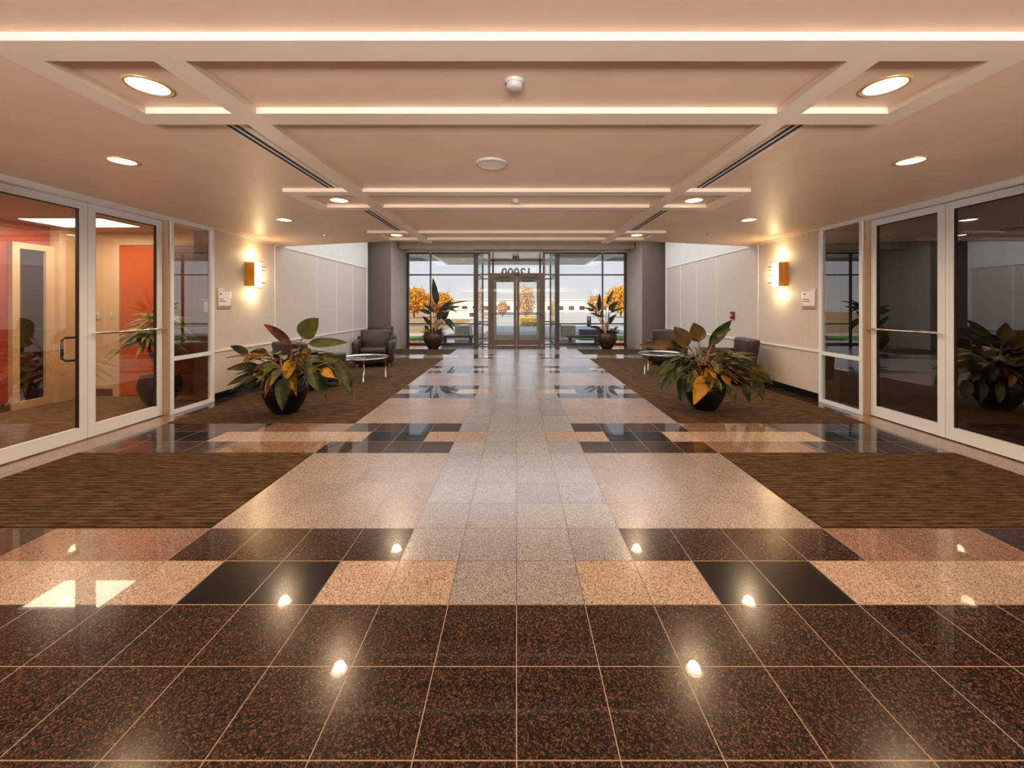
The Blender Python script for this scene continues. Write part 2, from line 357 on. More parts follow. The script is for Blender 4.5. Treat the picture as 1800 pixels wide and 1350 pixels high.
# ------------------------------------------------------------------ ceiling
CZ = 2.534; BZ = 2.498
cp = [(-4.62, -6.1), (4.62, -6.1), (4.62, 7.72), (4.46, 7.68), (2.28, 7.05), (-2.28, 7.05), (-4.46, 7.68), (-4.62, 7.72)]
struct('ceiling', MB().poly(cp, CZ, 3.5), M_CEIL, 'tan painted lobby ceiling')
struct('ceiling', MB().box(-5.4, 5.4, 6.9, 14.6, 3.5, 3.75), M_UPPER, 'high ceiling over the seating at the far end')
tn = [0]
def trim(mb, m, label=None):
    tn[0] += 1; return struct(f'trim_{tn[0]}', mb, m, label)
for s in (-1, 1):
    trim(MB().box(s*1.49, s*1.63, 1.655, 7.03, BZ, CZ), M_TRIMPAINT, 'long ceiling beam running toward the far doors')
XF = 2.265
FR = [(1.655, .14, .49), (3.86, .135, .48), (6.05, .13, .48)]
for y, b, g in FR:
    m = MB()
    segs = [(-XF, -1.63), (-1.49, 1.49), (1.63, XF)]
    for (x0, x1) in segs:
        m.box(x0, x1, y, y+b, BZ, CZ); m.box(x0, x1, y+b+g, y+2*b+g, BZ, CZ)
    for s in (-1, 1): m.box(s*2.125, s*XF, y+b, y+b+g, BZ, CZ)
    trim(m, M_TRIMPAINT, 'cross frame of shallow beams under the ceiling')

def lamp(parent, kind, energy, loc, col=WARM, size=.06, spot=150, blend=.6):
    d = bpy.data.lights.new('bulb', kind); d.energy = energy; d.color = col; d.shadow_soft_size = size
    if kind == 'SPOT': d.spot_size = math.radians(spot); d.spot_blend = blend
    o = bpy.data.objects.new('bulb', d); C.objects.link(o); o.parent = parent; o.location = loc
    return o
def downlight(x, y, r, label, e):
    t = empty('recessed_downlight', (x, y, CZ)); tag(t, label, 'ceiling light', 'recessed ceiling downlights')
    MB().lathe([(r*1.16, 0), (r*1.16, -.005), (r*1.02, -.007), (r*.98, -.002), (r*.98, 0)]).build('trim_ring', M_LAMPRING, t)
    MB().lathe([(0, -.003), (r*.98, -.003)]).build('lens', M_LAMP, t)
    lamp(t, 'SPOT', e*K_DOWN, (0, 0, -.03), spot=165)
pos = ['in the nearest beam frame', 'in the middle beam frame', 'in the farthest beam frame']
for s, side in ((-1, 'left'), (1, 'right')):
    for (yy, xx, k) in ((2.06, 1.90, 0), (4.30, 1.91, 1), (6.42, 1.93, 2)):
        downlight(s*xx, yy, .088, f'round lit downlight {pos[k]} on the {side}', 30)
    downlight(s*3.09, 3.13, .085, f'round lit downlight in the flat soffit near the glass doors, {side} side', 30)
    downlight(s*3.07, 5.28, .085, f'small round lit downlight in the flat soffit before the wall sconce, {side} side', 30)
    o = empty('recessed_downlight', (s*1.9, -.2, CZ)); tag(o, f'round downlight behind the viewpoint on the {side}', 'ceiling light'); lamp(o, 'SPOT', 30*K_DOWN, (0, 0, -.03), spot=165)
    MB().lathe([(0, -.003), (.088, -.003)]).build('lens', M_LAMP, o)
    # linear air slots
    for k, (y0, y1, wh) in enumerate(((2.43, 3.84, 'nearest'), (4.63, 6.03, 'farther'))):
        v = empty('linear_air_vent', (s*1.77, (y0+y1)/2, CZ)); L_ = (y1-y0)/2
        tag(v, f'slim white and black slot air vent beside the long beam, {wh} one on the {side}', 'air vent', 'linear slot vents in the ceiling')
        MB().box(-.065, .065, -L_, L_, -.004, -.0005).build('vent_frame', M_VENTM, v)
        MB().box(-.047, -.022, -L_+.01, L_-.01, -.006, -.0045).build('slot', M_SLOT, v)
        MB().box(.000, .025, -L_+.01, L_-.01, -.006, -.0045).build('slot', M_SLOT, v)
    sp = empty('sprinkler_head', (s*3.07, 6.42, CZ)); tag(sp, f'tiny sprinkler head in the ceiling near the {side} wall sconce', 'sprinkler')
    MB().lathe([(.03, 0), (.03, -.006), (.01, -.008), (.01, -.03), (.02, -.032), (0, -.034)], n=16).build('deflector', M_CHROME, sp)
for (x, y, r, wh) in ((-.01, 2.02, .044, 'nearest the camera'), (-.01, 4.28, .042, 'between the middle cross beams')):
    t = empty('smoke_detector', (x, y, CZ)); tag(t, f'round white smoke detector on the ceiling centre, {wh}', 'smoke detector')
    MB().lathe([(r*1.1, 0), (r*1.1, -.008), (r, -.012), (r, -.016)]).build('base', M_WHITEP, t)
    MB().lathe([(r*.96, -.016), (r*.9, -.036), (r*.6, -.042), (0, -.043)]).build('cap', M_WHITEP, t)
t = empty('ceiling_speaker', (-.20, 3.18, CZ)); tag(t, 'round flush ceiling speaker with pale grille on the ceiling centre', 'speaker')
MB().lathe([(.125, 0), (.125, -.01), (.115, -.018), (.105, -.012)]).build('rim', M_WHITEP, t)
MB().lathe([(.105, -.012), (.06, -.010), (0, -.010)]).build('grille', M_VENTM, t)

# ------------------------------------------------------------------ side walls, storefronts, doors
XW, XD = 4.46, 4.52
wcount = [0]; dcount = [0]
def window(label=None, loc=(0, 0, 0)):
    wcount[0] += 1; o = empty(f'window_{wcount[0]}', loc); tag(o, label, kind='structure'); return o
def door(label=None, loc=(0, 0, 0)):
    dcount[0] += 1; o = empty(f'door_{dcount[0]}', loc); tag(o, label, kind='structure'); return o
for s, side in ((-1, 'left'), (1, 'right')):
    wb = MB()
    wb.box(s*XW, s*4.62, 5.80, 11.9, 0, 3.5); wb.box(s*XW, s*4.62, -6.0, 2.55, 0, CZ)
    struct(f'wall_{side}', wb, M_WALL, f'{side} wall of greige fabric panels')
    trim(MB().box(s*(XW-.004), s*(XW-.0), 7.1, 11.88, 2.525, 3.49), M_UPPER, f'white upper band of the {side} wall')
    trim(MB().box(s*(XW-.02), s*XW, 5.84, 11.9, .71, .735), M_RAIL, f'white chair rail along the {side} wall')
    trim(MB().box(s*(XW-.015), s*XW, 7.4, 11.9, 2.50, 2.522), M_RAIL, f'white rail above the {side} wall panels')
    trim(MB().box(s*(XW-.02), s*XW, 5.84, 7.66, CZ-.022, CZ-.001), M_RAIL)
    for y in (7.37, 8.89, 9.87, 10.86, 11.86):
        trim(MB().box(s*(XW-.008), s*XW, y-.012, y+.012, .1, 2.50 if y > 7.5 else CZ-.03), M_RAIL)
    struct(f'baseboard_{side}', MB().box(s*(XW-.014), s*XW, 5.86, 11.9, 0, .10), M_BASE, f'black skirting of the {side} wall')
    # storefront frame
    X0, X1 = XW-.04, XD+.08
    f = MB()
    f.box(s*X0, s*X1, 2.55, 5.84, CZ-.055, CZ-.001)                         # head
    f.box(s*(X0-.004), s*X1, 5.79, 5.84, 0, CZ-.055)
    f.box(s*(X0-.004), s*X1, 5.105, 5.15, 0, CZ-.055)
    f.box(s*(X0-.004), s*X1, 3.24, 3.285, 0, CZ-.055)
    f.box(s*X0, s*(X0+.05), 5.15, 5.79, .0, .045); f.box(s*X0, s*(X0+.05), 5.15, 5.79, .685, .735); f.box(s*X0, s*(X0+.05), 2.55, 3.24, 0, .045); f.box(s*X0, s*(X0+.05), 2.55, 3.24, .685, .735)
    trim(f, M_ALU, f'aluminium storefront frame in the {side} wall')
    trim(MB().box(s*(X0+.012), s*X1, 5.075, 5.105, 0, CZ-.055), M_ALUD)
    trim(MB().box(s*(X0+.05), s*4.66, 5.765, 5.789, 0, CZ-.055), M_BRONZE)
    for y0, y1 in ((5.15, 5.79), (2.55, 3.24)):
        wdw = window(f'sidelight beside the {side} glass doors')
        MB().box(s*(X0+.022), s*(X0+.028), y0, y1, .045, .685).build('pane', M_DOORGLASS, wdw)
        MB().box(s*(X0+.022), s*(X0+.028), y0, y1, .735, CZ-.055).build('pane', M_DOORGLASS, wdw)
    # two door leaves meeting at y = 4.19
    YM = 4.19
    for (a, b) in ((3.29, YM-.003), (YM+.003, 5.072)):
        far = a > 4
        d = door(f'{side} glass door leaf, {"farther" if far else "nearer"} of the pair')
        fr = MB(); x0, x1 = s*(XD-.022), s*(XD+.022)
        zt = CZ-.062
        fr.box(x0, x1, a, a+.075, .012, zt); fr.box(x0, x1, b-.075, b, .012, zt)
        fr.box(x0, x1, a+.075, b-.075, .012, .14); fr.box(x0, x1, a+.075, b-.075, zt-.075, zt)
        fr.build('door_frame', M_ALU, d)
        g = MB()
        for (q0, q1) in ((a+.075, a+.083), (b-.083, b-.075)): g.box(s*(XD-.016), s*(XD+.016), q0, q1, .14, zt-.075)
        g.box(s*(XD-.016), s*(XD+.016), a+.083, b-.083, zt-.083, zt-.075)
        g.build('gasket', M_GASKET, d)
        MB().box(s*(XD-.003), s*(XD+.003), a+.083, b-.083, .14, zt-.083).build('glass_pane', M_DOORGLASS, d)
        pb = MB().tube([(s*(XD-.075), a+.02, 1.105), (s*(XD-.075), b-.02, 1.105)], .0125, 12)
        pb.tube([(s*(XD-.075), a+.05, 1.105), (s*(XD-.02), a+.05, 1.105)], .009); pb.tube([(s*(XD-.075), b-.05, 1.105), (s*(XD-.02), b-.05, 1.105)], .009)
        pb.build('push_bar', M_CHROME, d)
        q = a+.0 if far else b
        sg = 1 if far else -1
        yy = q+sg*.15
        MB().tube([(s*(XD+.02), q+sg*.04, 1.07), (s*(XD+.07), yy-.03*sg, 1.07), (s*(XD+.075), yy, 1.05), (s*(XD+.075), yy, .86), (s*(XD+.07), yy-.03*sg, .835), (s*(XD+.02), q+sg*.04, .835)], .012, 10).build('pull_handle', M_BLACKMET, d)
        if not far:
            MB().lathe([(0, .02), (.018, .018), (.02, 0)], n=16).build('lock', M_BLACKMET, d, loc=(0, 0, 0))
            lk = d.children[-1]; lk.location = (s*(XD-.022), b-.035, .80); lk.rotation_euler = (0, -s*PI/2, 0)
        cl = MB().box(s*(XD+.022), s*(XD+.07), a+.25, a+.52, zt-.07, zt-.02); cl.build('door_closer', M_BLACKMET, d)

# far end: piers, side returns, bulkhead
for s, side in ((-1, 'left'), (1, 'right')):
    struct(f'wall_far_{side}', MB().box(s*3.93, s*5.25, 12.52, 14.42, 0, 3.5), M_PIER, f'deep {side} pier beside the end windows')
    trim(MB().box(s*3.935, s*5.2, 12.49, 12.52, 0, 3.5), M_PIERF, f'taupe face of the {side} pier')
    trim(MB().box(s*(XW-.012), s*(XW+.05), 11.9, 11.94, 0, 3.5), M_RAIL)
    struct(f'wall_return_{side}', MB().box(s*4.51, s*5.4, 11.9, 11.95, 0, 3.5), M_WALL)
    wd = window(f'narrow side window behind the end of the {side} wall')
    m = MB(); m.box(s*5.2, s*5.26, 11.95, 12.0, 0, 3.5); m.box(s*5.2, s*5.26, 12.44, 12.49, 0, 3.5)
    for z in (.02, 1.36, 2.46, 3.3): m.box(s*5.205, s*5.255, 12.0, 12.44, z, z+.05)
    m.build('window_frame', M_DARKFR, wd)
    MB().box(s*5.228, s*5.232, 12.0, 12.44, .07, 3.3).build('pane', M_GLASS, wd)
struct('wall_bulkhead', MB().box(-3.05, 3.05, 13.15, 13.65, 3.25, 3.5), M_BULK, 'dropped bulkhead above the end windows')
for s in (-1, 1): trim(MB().box(s*3.06, s*3.9, 13.2, 13.7, 3.27, 3.5), M_BULK)
struct('wall_far', MB().box(-3.93, 3.93, 14.25, 14.42, 3.3, 3.5), M_UPPER, 'wall strip above the end windows')

# end windows
ZT = 3.30
for s, side in ((-1, 'left'), (1, 'right')):
    wd = window(f'tall end window left of the entrance doors' if s < 0 else 'tall end window right of the entrance doors')
    m = MB(); Y0, Y1 = 14.27, 14.36
    xo, xm, xi = 3.93, 3.08, 1.53
    m.box(s*3.85, s*xo, Y0, Y1, 0, ZT); m.box(s*(xm-.022), s*(xm+.022), Y0, Y1, .06, ZT-.06)
    m.box(s*xi-.0, s*(xi-.13), Y0-.04, Y1+.04, 0, ZT)
    for z0, z1 in ((0, .06), (ZT-.06, ZT), (2.475, 2.52), (.72, .765)):
        m.box(s*xi, s*(xm-.022), Y0, Y1, z0, z1); m.box(s*(xm+.022), s*3.85, Y0, Y1, z0, z1)
    m.build('window_frame', M_DARKFR, wd)
    MB().box(s*xi, s*3.85, 14.31, 14.316, .06, ZT-.06).build('pane', M_GLASS, wd)
# vestibule: inner front, side walls, outer front
VY = 13.95; VO = 16.2
m = MB(); Z1 = 3.26
for x in (-.995, .92): m.box(x, x+.075, VY, VY+.1, 0, Z1)
m.box(-.92, .92, VY, VY+.1, 2.46, 2.53)
trim(m, M_BRONZE, 'bronze frame around the inner entrance doors')
for s in (-1, 1):
    wd = window('side panel of the glass entrance vestibule')
    m = MB(); m.box(s*1.34, s*1.40, VY, VY+.07, 0, Z1)
    for z in (.02, .72, 2.46, Z1-.05): m.box(s*.995, s*1.34, VY, VY+.05, z, z+.045)
    m.box(s*1.34, s*1.40, VO-.07, VO, 0, Z1)
    for z in (.02, .72, 2.46, Z1-.05): m.box(s*1.345, s*1.395, VY+.07, VO-.07, z, z+.045)
    m.build('window_frame', M_DARKFR, wd)
    MB().box(s*.995, s*1.34, VY+.02, VY+.026, .06, Z1-.05).build('pane', M_GLASS, wd)
    MB().box(s*1.368, s*1.372, VY+.07, VO-.07, .06, Z1-.05).build('pane', M_GLASS, wd)
def vest_leaf(x0, x1, Y, fm, label, hinge):
    d = door(label); m = MB(); zt = 2.455
    st = .095
    m.box(x0, x0+st, Y+.02, Y+.065, .012, zt); m.box(x1-st, x1, Y+.02, Y+.065, .012, zt)
    m.box(x0+st, x1-st, Y+.02, Y+.065, .012, .20); m.box(x0+st, x1-st, Y+.02, Y+.065, zt-.10, zt)
    m.build('door_frame', fm, d)
    MB().box(x0+st, x1-st, Y+.04, Y+.046, .20, zt-.10).build('glass_pane', M_GLASS, d)
    MB().tube([(x0+.03, Y-.03, 1.10), (x1-.03, Y-.03, 1.10)], .014).tube([(x0+.05, Y-.03, 1.1), (x0+.05, Y+.02, 1.1)], .01).tube([(x1-.05, Y-.03, 1.1), (x1-.05, Y+.02, 1.1)], .01).build('push_bar', M_BRONZE, d)
    MB().box((x0+x1)/2-.22, (x0+x1)/2+.22, Y-.03, Y+.02, zt-.085, zt-.03).build('door_closer', M_DARKFR, d)
    return d
vest_leaf(-.915, -.004, VY, M_BRONZE, 'inner entrance door leaf on the left', 1)
vest_leaf(.004, .915, VY, M_BRONZE, 'inner entrance door leaf on the right', 1)
t = tag(MB().rbox(-.09, .09, VY-.04, VY-.002, 2.46, 2.56, .01).build('motion_sensor', M_REDPL), 'reddish motion sensor above the middle of the inner entrance doors', 'sensor')
m = MB()
for x in (-.995, .92): m.box(x, x+.075, VO, VO+.08, 0, Z1)
m.box(-1.34, 1.34, VO, VO+.08, Z1-.06, Z1); m.box(-.92, .92, VO, VO+.08, 2.46, 2.53)
for s in (-1, 1):
    for z in (.02, .72, 2.46): m.box(s*.995, s*1.34, VO, VO+.06, z, z+.045)
trim(m, M_DARKFR, 'dark frame around the outer entrance doors')
wd = window('glass above the outer entrance doors')
MB().box(-1.34, 1.34, VO+.03, VO+.036, 2.53, Z1-.06).build('pane', M_GLASS, wd)
vest_leaf(-.915, -.004, VO, M_STONE, 'outer entrance door leaf on the left', 1)
vest_leaf(.004, .915, VO, M_STONE, 'outer entrance door leaf on the right', 1)
struct('ceiling', MB().box(-1.45, 1.45, VY+.11, VO+.1, Z1, Z1+.12), M_UPPER, 'pale vestibule ceiling')
# numerals on the outer transom, read from outside
cu = bpy.data.curves.new('numerals', 'FONT'); cu.body = '12000'; cu.size = .46; cu.extrude = .012; cu.offset = .016; cu.align_x = 'CENTER'; cu.space_character = 1.08
tmp = bpy.data.objects.new('numerals_source', cu); C.objects.link(tmp)
dg = bpy.context.evaluated_depsgraph_get(); me = bpy.data.meshes.new_from_object(tmp.evaluated_get(dg))
C.objects.unlink(tmp); bpy.data.objects.remove(tmp)
me.materials.clear(); me.materials.append(M_BLACKMET)
nm = bpy.data.objects.new('address_numerals', me); C.objects.link(nm); nm.location = (0, VO+.06, 2.60); nm.rotation_euler = (PI/2, 0, PI)
tag(nm, 'black street number 12000 on the glass over the outer doors, seen reversed', 'numerals')
tl = empty('vestibule_lamp', (-.03, 15.2, Z1)); tag(tl, 'small cluster of three spotlights under the vestibule ceiling', 'ceiling light')
MB().box(-.12, .12, -.02, .02, -.03, 0).build('bar', M_BLACKMET, tl)
for k in (-1, 0, 1): MB().lathe([(0, -.09), (.03, -.09), (.03, -.03), (.01, -.03)], c=(k*.09, 0, 0), n=14).build('spot_head', M_BLACKMET, tl)

# rear glass wall (behind the viewpoint)
m = MB()
for x in (-4.46, -3.0, -1.5, 0, 1.5, 3.0, 4.40): m.box(x, x+.06, -6.06, -6.0, 0, CZ)
for z in (0, 2.2, CZ-.06): m.box(-4.4, 4.4, -6.05, -6.01, z, z+.05)
struct('wall_near', m, M_ALU, 'glazed wall behind the viewpoint')

# side rooms
def room(s, side, walls, back, flo, cei, xo):
    y0, y1 = 2.3, 6.2
    struct(f'wall_office_{side}', MB().box(s*xo, s*(xo+.1), y0, y1, 0, CZ), walls)
    struct(f'wall_office_back_{side}', MB().box(s*4.63, s*(xo+.1), y1, y1+.1, 0, CZ), back)
    struct(f'wall_office_near_{side}', MB().box(s*4.63, s*(xo+.1), y0-.1, y0, 0, CZ), walls)
    struct(f'floor_office_{side}', MB().box(s*4.62, s*(xo+.1), y0-.1, y1+.1, -.02, 0), flo)
    struct(f'ceiling_office_{side}', MB().box(s*4.62, s*(xo+.1), y0-.1, y1+.1, CZ, CZ+.2), cei)
room(-1, 'left', M_RED, M_CREAM, M_ROOMCARPET, M_ROOMCEIL, 6.75)
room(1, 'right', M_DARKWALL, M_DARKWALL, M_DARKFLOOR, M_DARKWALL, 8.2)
trim(MB().box(-6.12, -5.45, 6.17, 6.199, .02, 2.33), M_ORANGE, 'orange painted wall panel in the left office')
trim(MB().box(-5.40, -4.66, 6.16, 6.199, 0, 2.33), M_DKRED, 'dark redwood panel in the left office')
trim(MB().box(-6.22, -6.12, 6.15, 6.199, 0, 2.42).box(-5.45, -5.40, 6.15, 6.199, 0, 2.42).box(-6.12, -5.45, 6.15, 6.199, 2.33, 2.42), M_CREAM, 'cream door casing in the left office')
trim(MB().box(-6.75, -6.62, 5.78, 6.19, 0, CZ-.001), M_CREAM)
struct('baseboard_office', MB().box(-6.62, -6.225, 6.17, 6.199, .0, .11), M_DKRED)
struct('baseboard_office_side', MB().box(-6.75, -6.72, 2.3, 5.30, .0, .11), M_DKRED)
d = door('cream framed glass door in the left office')
MB().box(-6.75, -6.69, 5.30, 5.38, 0, 2.25).box(-6.75, -6.69, 5.68, 5.78, 0, 2.25).box(-6.75, -6.69, 5.38, 5.68, 2.17, 2.25).box(-6.75, -6.69, 5.38, 5.68, 0, .10).build('door_frame', M_CREAM, d)
MB().box(-6.745, -6.73, 5.38, 5.68, .10, 2.17).build('glass_pane', M_BASE, d)
for x in (-6.26, -6.50):
    sw = empty('light_switch', (x, 6.195, 1.24)); tag(sw, 'small cream switch plate on office wall, ' + ('nearer the orange door' if x > -6.4 else 'nearer the corner'), 'switch', 'switch plates in the left office')
    MB().rbox(-.035, .035, -.010, .004, -.055, .055, .003, 2).build('plate', M_VENTM, sw); MB().box(-.012, .012, -.016, -.009, -.025, .025).build('rocker', M_WHITEP, sw)
tr = empty('ceiling_panel_light', (-5.9, 5.42, CZ)); tag(tr, 'large rectangular lit ceiling panel in the left office', 'ceiling light')
for (yy, e) in ((-.0, 20), (-2.2, 24)):  # second area light is added office fill, no panel of its own
    d_ = bpy.data.lights.new('tube', 'AREA'); d_.shape = 'RECTANGLE'; d_.size = 1.0; d_.size_y = .5; d_.energy = e; d_.color = (1, .85, .62)
    o = bpy.data.objects.new('tube', d_); C.objects.link(o); o.parent = tr; o.location = (0, yy, -.03)
MB().box(-.56, .56, -.30, .30, -.012, -.001).build('housing', M_WHITEP, tr)
MB().box(-.53, .53, -.27, .27, -.018, -.013).build('diffuser', M_TROFF, tr)

# ------------------------------------------------------------------ wall fittings
for s, side in ((-1, 'left'), (1, 'right')):
    t = empty('wall_sconce', (s*XW, 6.72, 1.92)); tag(t, f'lit glass wall sconce with brass bars on the {side} wall', 'wall lamp', 'lit wall sconces')
    MB().box(0, -s*.03, -.16, .13, -.20, .20).build('back_plate', M_SCGOLD, t)
    MB().rbox(*sorted((-s*.035, -s*.115)), -.095, .085, -.215, .215, .006, 2).build('diffuser', M_SCONCE, t)
    MB().box(-s*.03, -s*.125, -.125, -.112, -.20, .20).build('side_plate', M_SCGOLD, t)
    for z in (-.13, -.005, .08, .14): MB().box(-s*.05, -s*.13, .10, .17 if z in (-.13, .14) else .15, z-.006, z+.006).build('bar', M_BRONZE, t)
    MB().box(-s*.04, -s*.125, -.11, .11, -.225, -.216).build('end_cap', M_CHROME, t)
    MB().box(-s*.04, -s*.125, -.11, .11, .216, .225).build('end_cap', M_CHROME, t)
    for z, yy in ((.33, 0), (-.33, 0), (0, .24)): lamp(t, 'POINT', (3.2 if yy == 0 else 2)*K_DOWN, (-s*.13, yy, z), (1, .70, .36), .05)
    y0, y1 = (5.94, 6.26)
    sg = empty('wall_sign', (s*XW, 6.08, 1.50)); tag(sg, f'square white suite sign with small dark lines of text on the {side} wall', 'sign')
    MB().rbox(*sorted((0, -s*.014)), -.14, .14, -.155, .155, .004, 2).build('frame', M_SIGNF, sg)
    MB().box(-s*.014, -s*.018, -.125, .125, -.105, .115).build('insert', M_SIGN, sg)
    e = -s   # reading direction along the wall
    for z, a, b, h in ((.072, -.105, -.06, .016), (-.005, -.105, -.03 if s < 0 else .01, .010), (-.035, -.105, .03, .010)):
        ya, yb = (a, b) if s < 0 else (-a, -b)
        MB().box(-s*.018, -s*.0195, ya, yb, z-h/2, z+h/2).build('printed_line', M_INK, sg)
pa = empty('pull_station', (XW, 8.22, 1.20)); tag(pa, 'small dark red pull station on the right wall above the plant', 'alarm')
MB().rbox(-.04, 0, -.06, .06, -.075, .075, .006, 2).build('housing', M_REDPL, pa); MB().box(-.052, -.04, -.03, .03, -.02, .02).build('handle', M_WHITEP, pa)

# ------------------------------------------------------------------ furniture
def armchair(loc, rz, label):
    t = empty('armchair', (loc[0], loc[1], .006), rz); tag(t, label, 'armchair', 'brown leather club armchairs')      # local front = -Y
    MB().rbox(-.40, .40, -.36, .36, .09, .29, .02).build('base', M_LEATHER, t)
    MB().rbox(-.285, .285, -.40, .24, .285, .43, .045, 4).build('seat_cushion', M_LEATHER, t)
    MB().rbox(-.31, .31, .22, .40, .28, .80, .05, 4, top=(.045, -.02), shift=(0, .05)).build('backrest', M_LEATHER, t)
    for s in (-1, 1):
        a = MB(); x0, x1 = sorted((s*.295, s*.43))
        a.rbox(x0, x1, -.40, .36, .10, .585, .05, 4, top=(.012, 0), shift=(s*.02, .0))
        a.build('armrest', M_LEATHER, t)
    for sx in (-1, 1):
        for sy in (-1, 1):
            MB().tube([(sx*.35, sy*.31, .008), (sx*.34, sy*.30, .10)], [.018, .026], 10).build('leg', M_WOODLEG, t)
    return t
armchair((-3.32, 9.35, 0), math.radians(14), 'brown leather armchair facing the camera behind the left glass table')
armchair((-3.85, 11.1, 0), math.radians(8), 'brown leather armchair farthest back, showing only its back above the other left chair')
armchair((-3.55, 6.85, 0), math.radians(152), 'brown leather armchair hidden behind the big left plant')
armchair((3.60, 9.55, 0), math.radians(-22), 'brown leather armchair facing the camera behind the right glass table')
armchair((3.82, 7.30, 0), math.radians(-100), 'brown leather armchair beside the right wall, its rounded back above the big plant')
def table(x, y, label):
    t = empty('coffee_table', (x, y, 0)); tag(t, label, 'table', 'round glass coffee tables')
    MB().lathe([(0, .405), (.44, .405), (.45, .411), (.44, .417), (0, .417)], n=48).build('tabletop', M_TABLEGLASS, t)
    ring = [(.447*math.cos(2*PI*i/48), .447*math.sin(2*PI*i/48), .411) for i in range(49)]
    MB().tube(ring, .009, 8, False).build('rim', M_CHROME, t)
    for k in range(4):
        a = math.radians(20+90*k); c_, s_ = math.cos(a), math.sin(a)
        MB().tube([(.40*c_, .40*s_, .007), (.40*c_, .40*s_, .404)], .011, 10).build('leg', M_CHROME, t)
    MB().tube([(.40*math.cos(math.radians(20)), .40*math.sin(math.radians(20)), .36), (-.40*math.cos(math.radians(20)), -.40*math.sin(math.radians(20)), .36)], .010).tube([(-.40*math.sin(math.radians(20)), .40*math.cos(math.radians(20)), .36), (.40*math.sin(math.radians(20)), -.40*math.cos(math.radians(20)), .36)], .010).build('stretcher', M_WOODLEG, t)
table(-2.93, 7.65, 'round glass coffee table on steel legs beside the left plant')
table(2.98, 8.25, 'round glass coffee table on steel legs beside the right plant')

# ------------------------------------------------------------------ plants
def pot(parent, R, Hh, m):
    MB().lathe([(0, 0), (R*.50, 0), (R*.56, Hh*.05), (R*.80, Hh*.28), (R*.97, Hh*.55), (R, Hh*.70), (R*.95, Hh*.88), (R*.86, Hh*.96), (R*.90, Hh), (R*.84, Hh), (R*.80, Hh*.92)], n=40).build('pot', m, parent)
    MB().lathe([(R*.82, Hh*.90), (R*.4, Hh*.93), (0, Hh*.93)], n=24).build('soil', M_SOIL, parent)
MK = {'g': M_LEAF, 'G': M_LEAFG, 'y': M_LEAFY, 'r': M_LEAFR, 'o': M_LEAFO}
def big_plant(x, y, cx, label, hero, seed, R=.28, Hh=.47):
    t = empty('potted_plant', (x, y, .007)); tag(t, label, 'potted plant', 'big leafy plants in dark pots')
    pot(t, R, Hh, M_POT)
    rnd = random.Random(seed); o0 = Vector((x, y, .007)); mbs = {k: MB() for k in MK}; st = MB()
    crown = Vector((0, 0, Hh*.95))
    def stem(b, lift=.1):
        root = crown+Vector((rnd.uniform(-.09, .09), rnd.uniform(-.09, .09), -.05))
        mid = (root+b)/2+Vector((0, 0, lift)); pts = [root*(1-q)**2+mid*2*q*(1-q)+b*q*q for q in (0, .25, .5, .75, 1)]
        st.tube(pts, [.010, .009, .008, .006, .005], 6)
    for (bx, by, tx, ty, wd, dy0, dy1, k, nx) in hero:
        b = P(bx, by, y+dy0)-o0; e = P(tx, ty, y+dy1)-o0
        mbs[k].leaf(b, e, wd, (nx, -1, .35), arch=rnd.uniform(.02, .10), fold=.12, wav=.03)
        stem(b)
    for i in range(26):                       # dark core close to the pot
        a = i*2.39996; b = Vector((math.cos(a)*.10, math.sin(a)*.10, Hh+rnd.uniform(.0, .08)))
        mbs['g'].leaf(b, b+Vector((math.cos(a), math.sin(a), rnd.uniform(-.25, .9))).normalized()*rnd.uniform(.22, .32), rnd.uniform(.07, .12), (rnd.uniform(-.5, .5), rnd.uniform(-.8, 0), 1), arch=.1, fold=.14)
    for i in range(74):                       # leaves filling the crown
        a = i*2.39996+rnd.uniform(-.3, .3); el = rnd.uniform(-.05, 1.0)
        r0 = rnd.uniform(.16, .36)
        b = Vector((math.cos(a)*r0, math.sin(a)*r0*.8, Hh+.02+.26*el+rnd.uniform(-.03, .05)))
        L_ = rnd.uniform(.22, .38); dr = rnd.uniform(-.75, -.05) if el < .55 else rnd.uniform(-.4, .3)
        d = Vector((math.cos(a), math.sin(a), dr)).normalized()
        nn = Vector((-d.z*math.cos(a)*.3+rnd.uniform(-.4, .4), -d.z*math.sin(a)*.3+rnd.uniform(-.6, .2), 1))
        k = rnd.choice('gggggoGyyr')
        mbs[k].leaf(b, b+d*L_, rnd.uniform(.075, .125), nn, arch=rnd.uniform(.05, .22), fold=.14, wav=.04)
        if i % 2 == 0: stem(b, .06)
    for k, nme in (('g', 'foliage'), ('G', 'green_foliage'), ('y', 'amber_foliage'), ('r', 'rust_foliage'), ('o', 'olive_foliage')):
        mbs[k].build(nme, MK[k], t)
    st.build('stems', M_STEM, t)
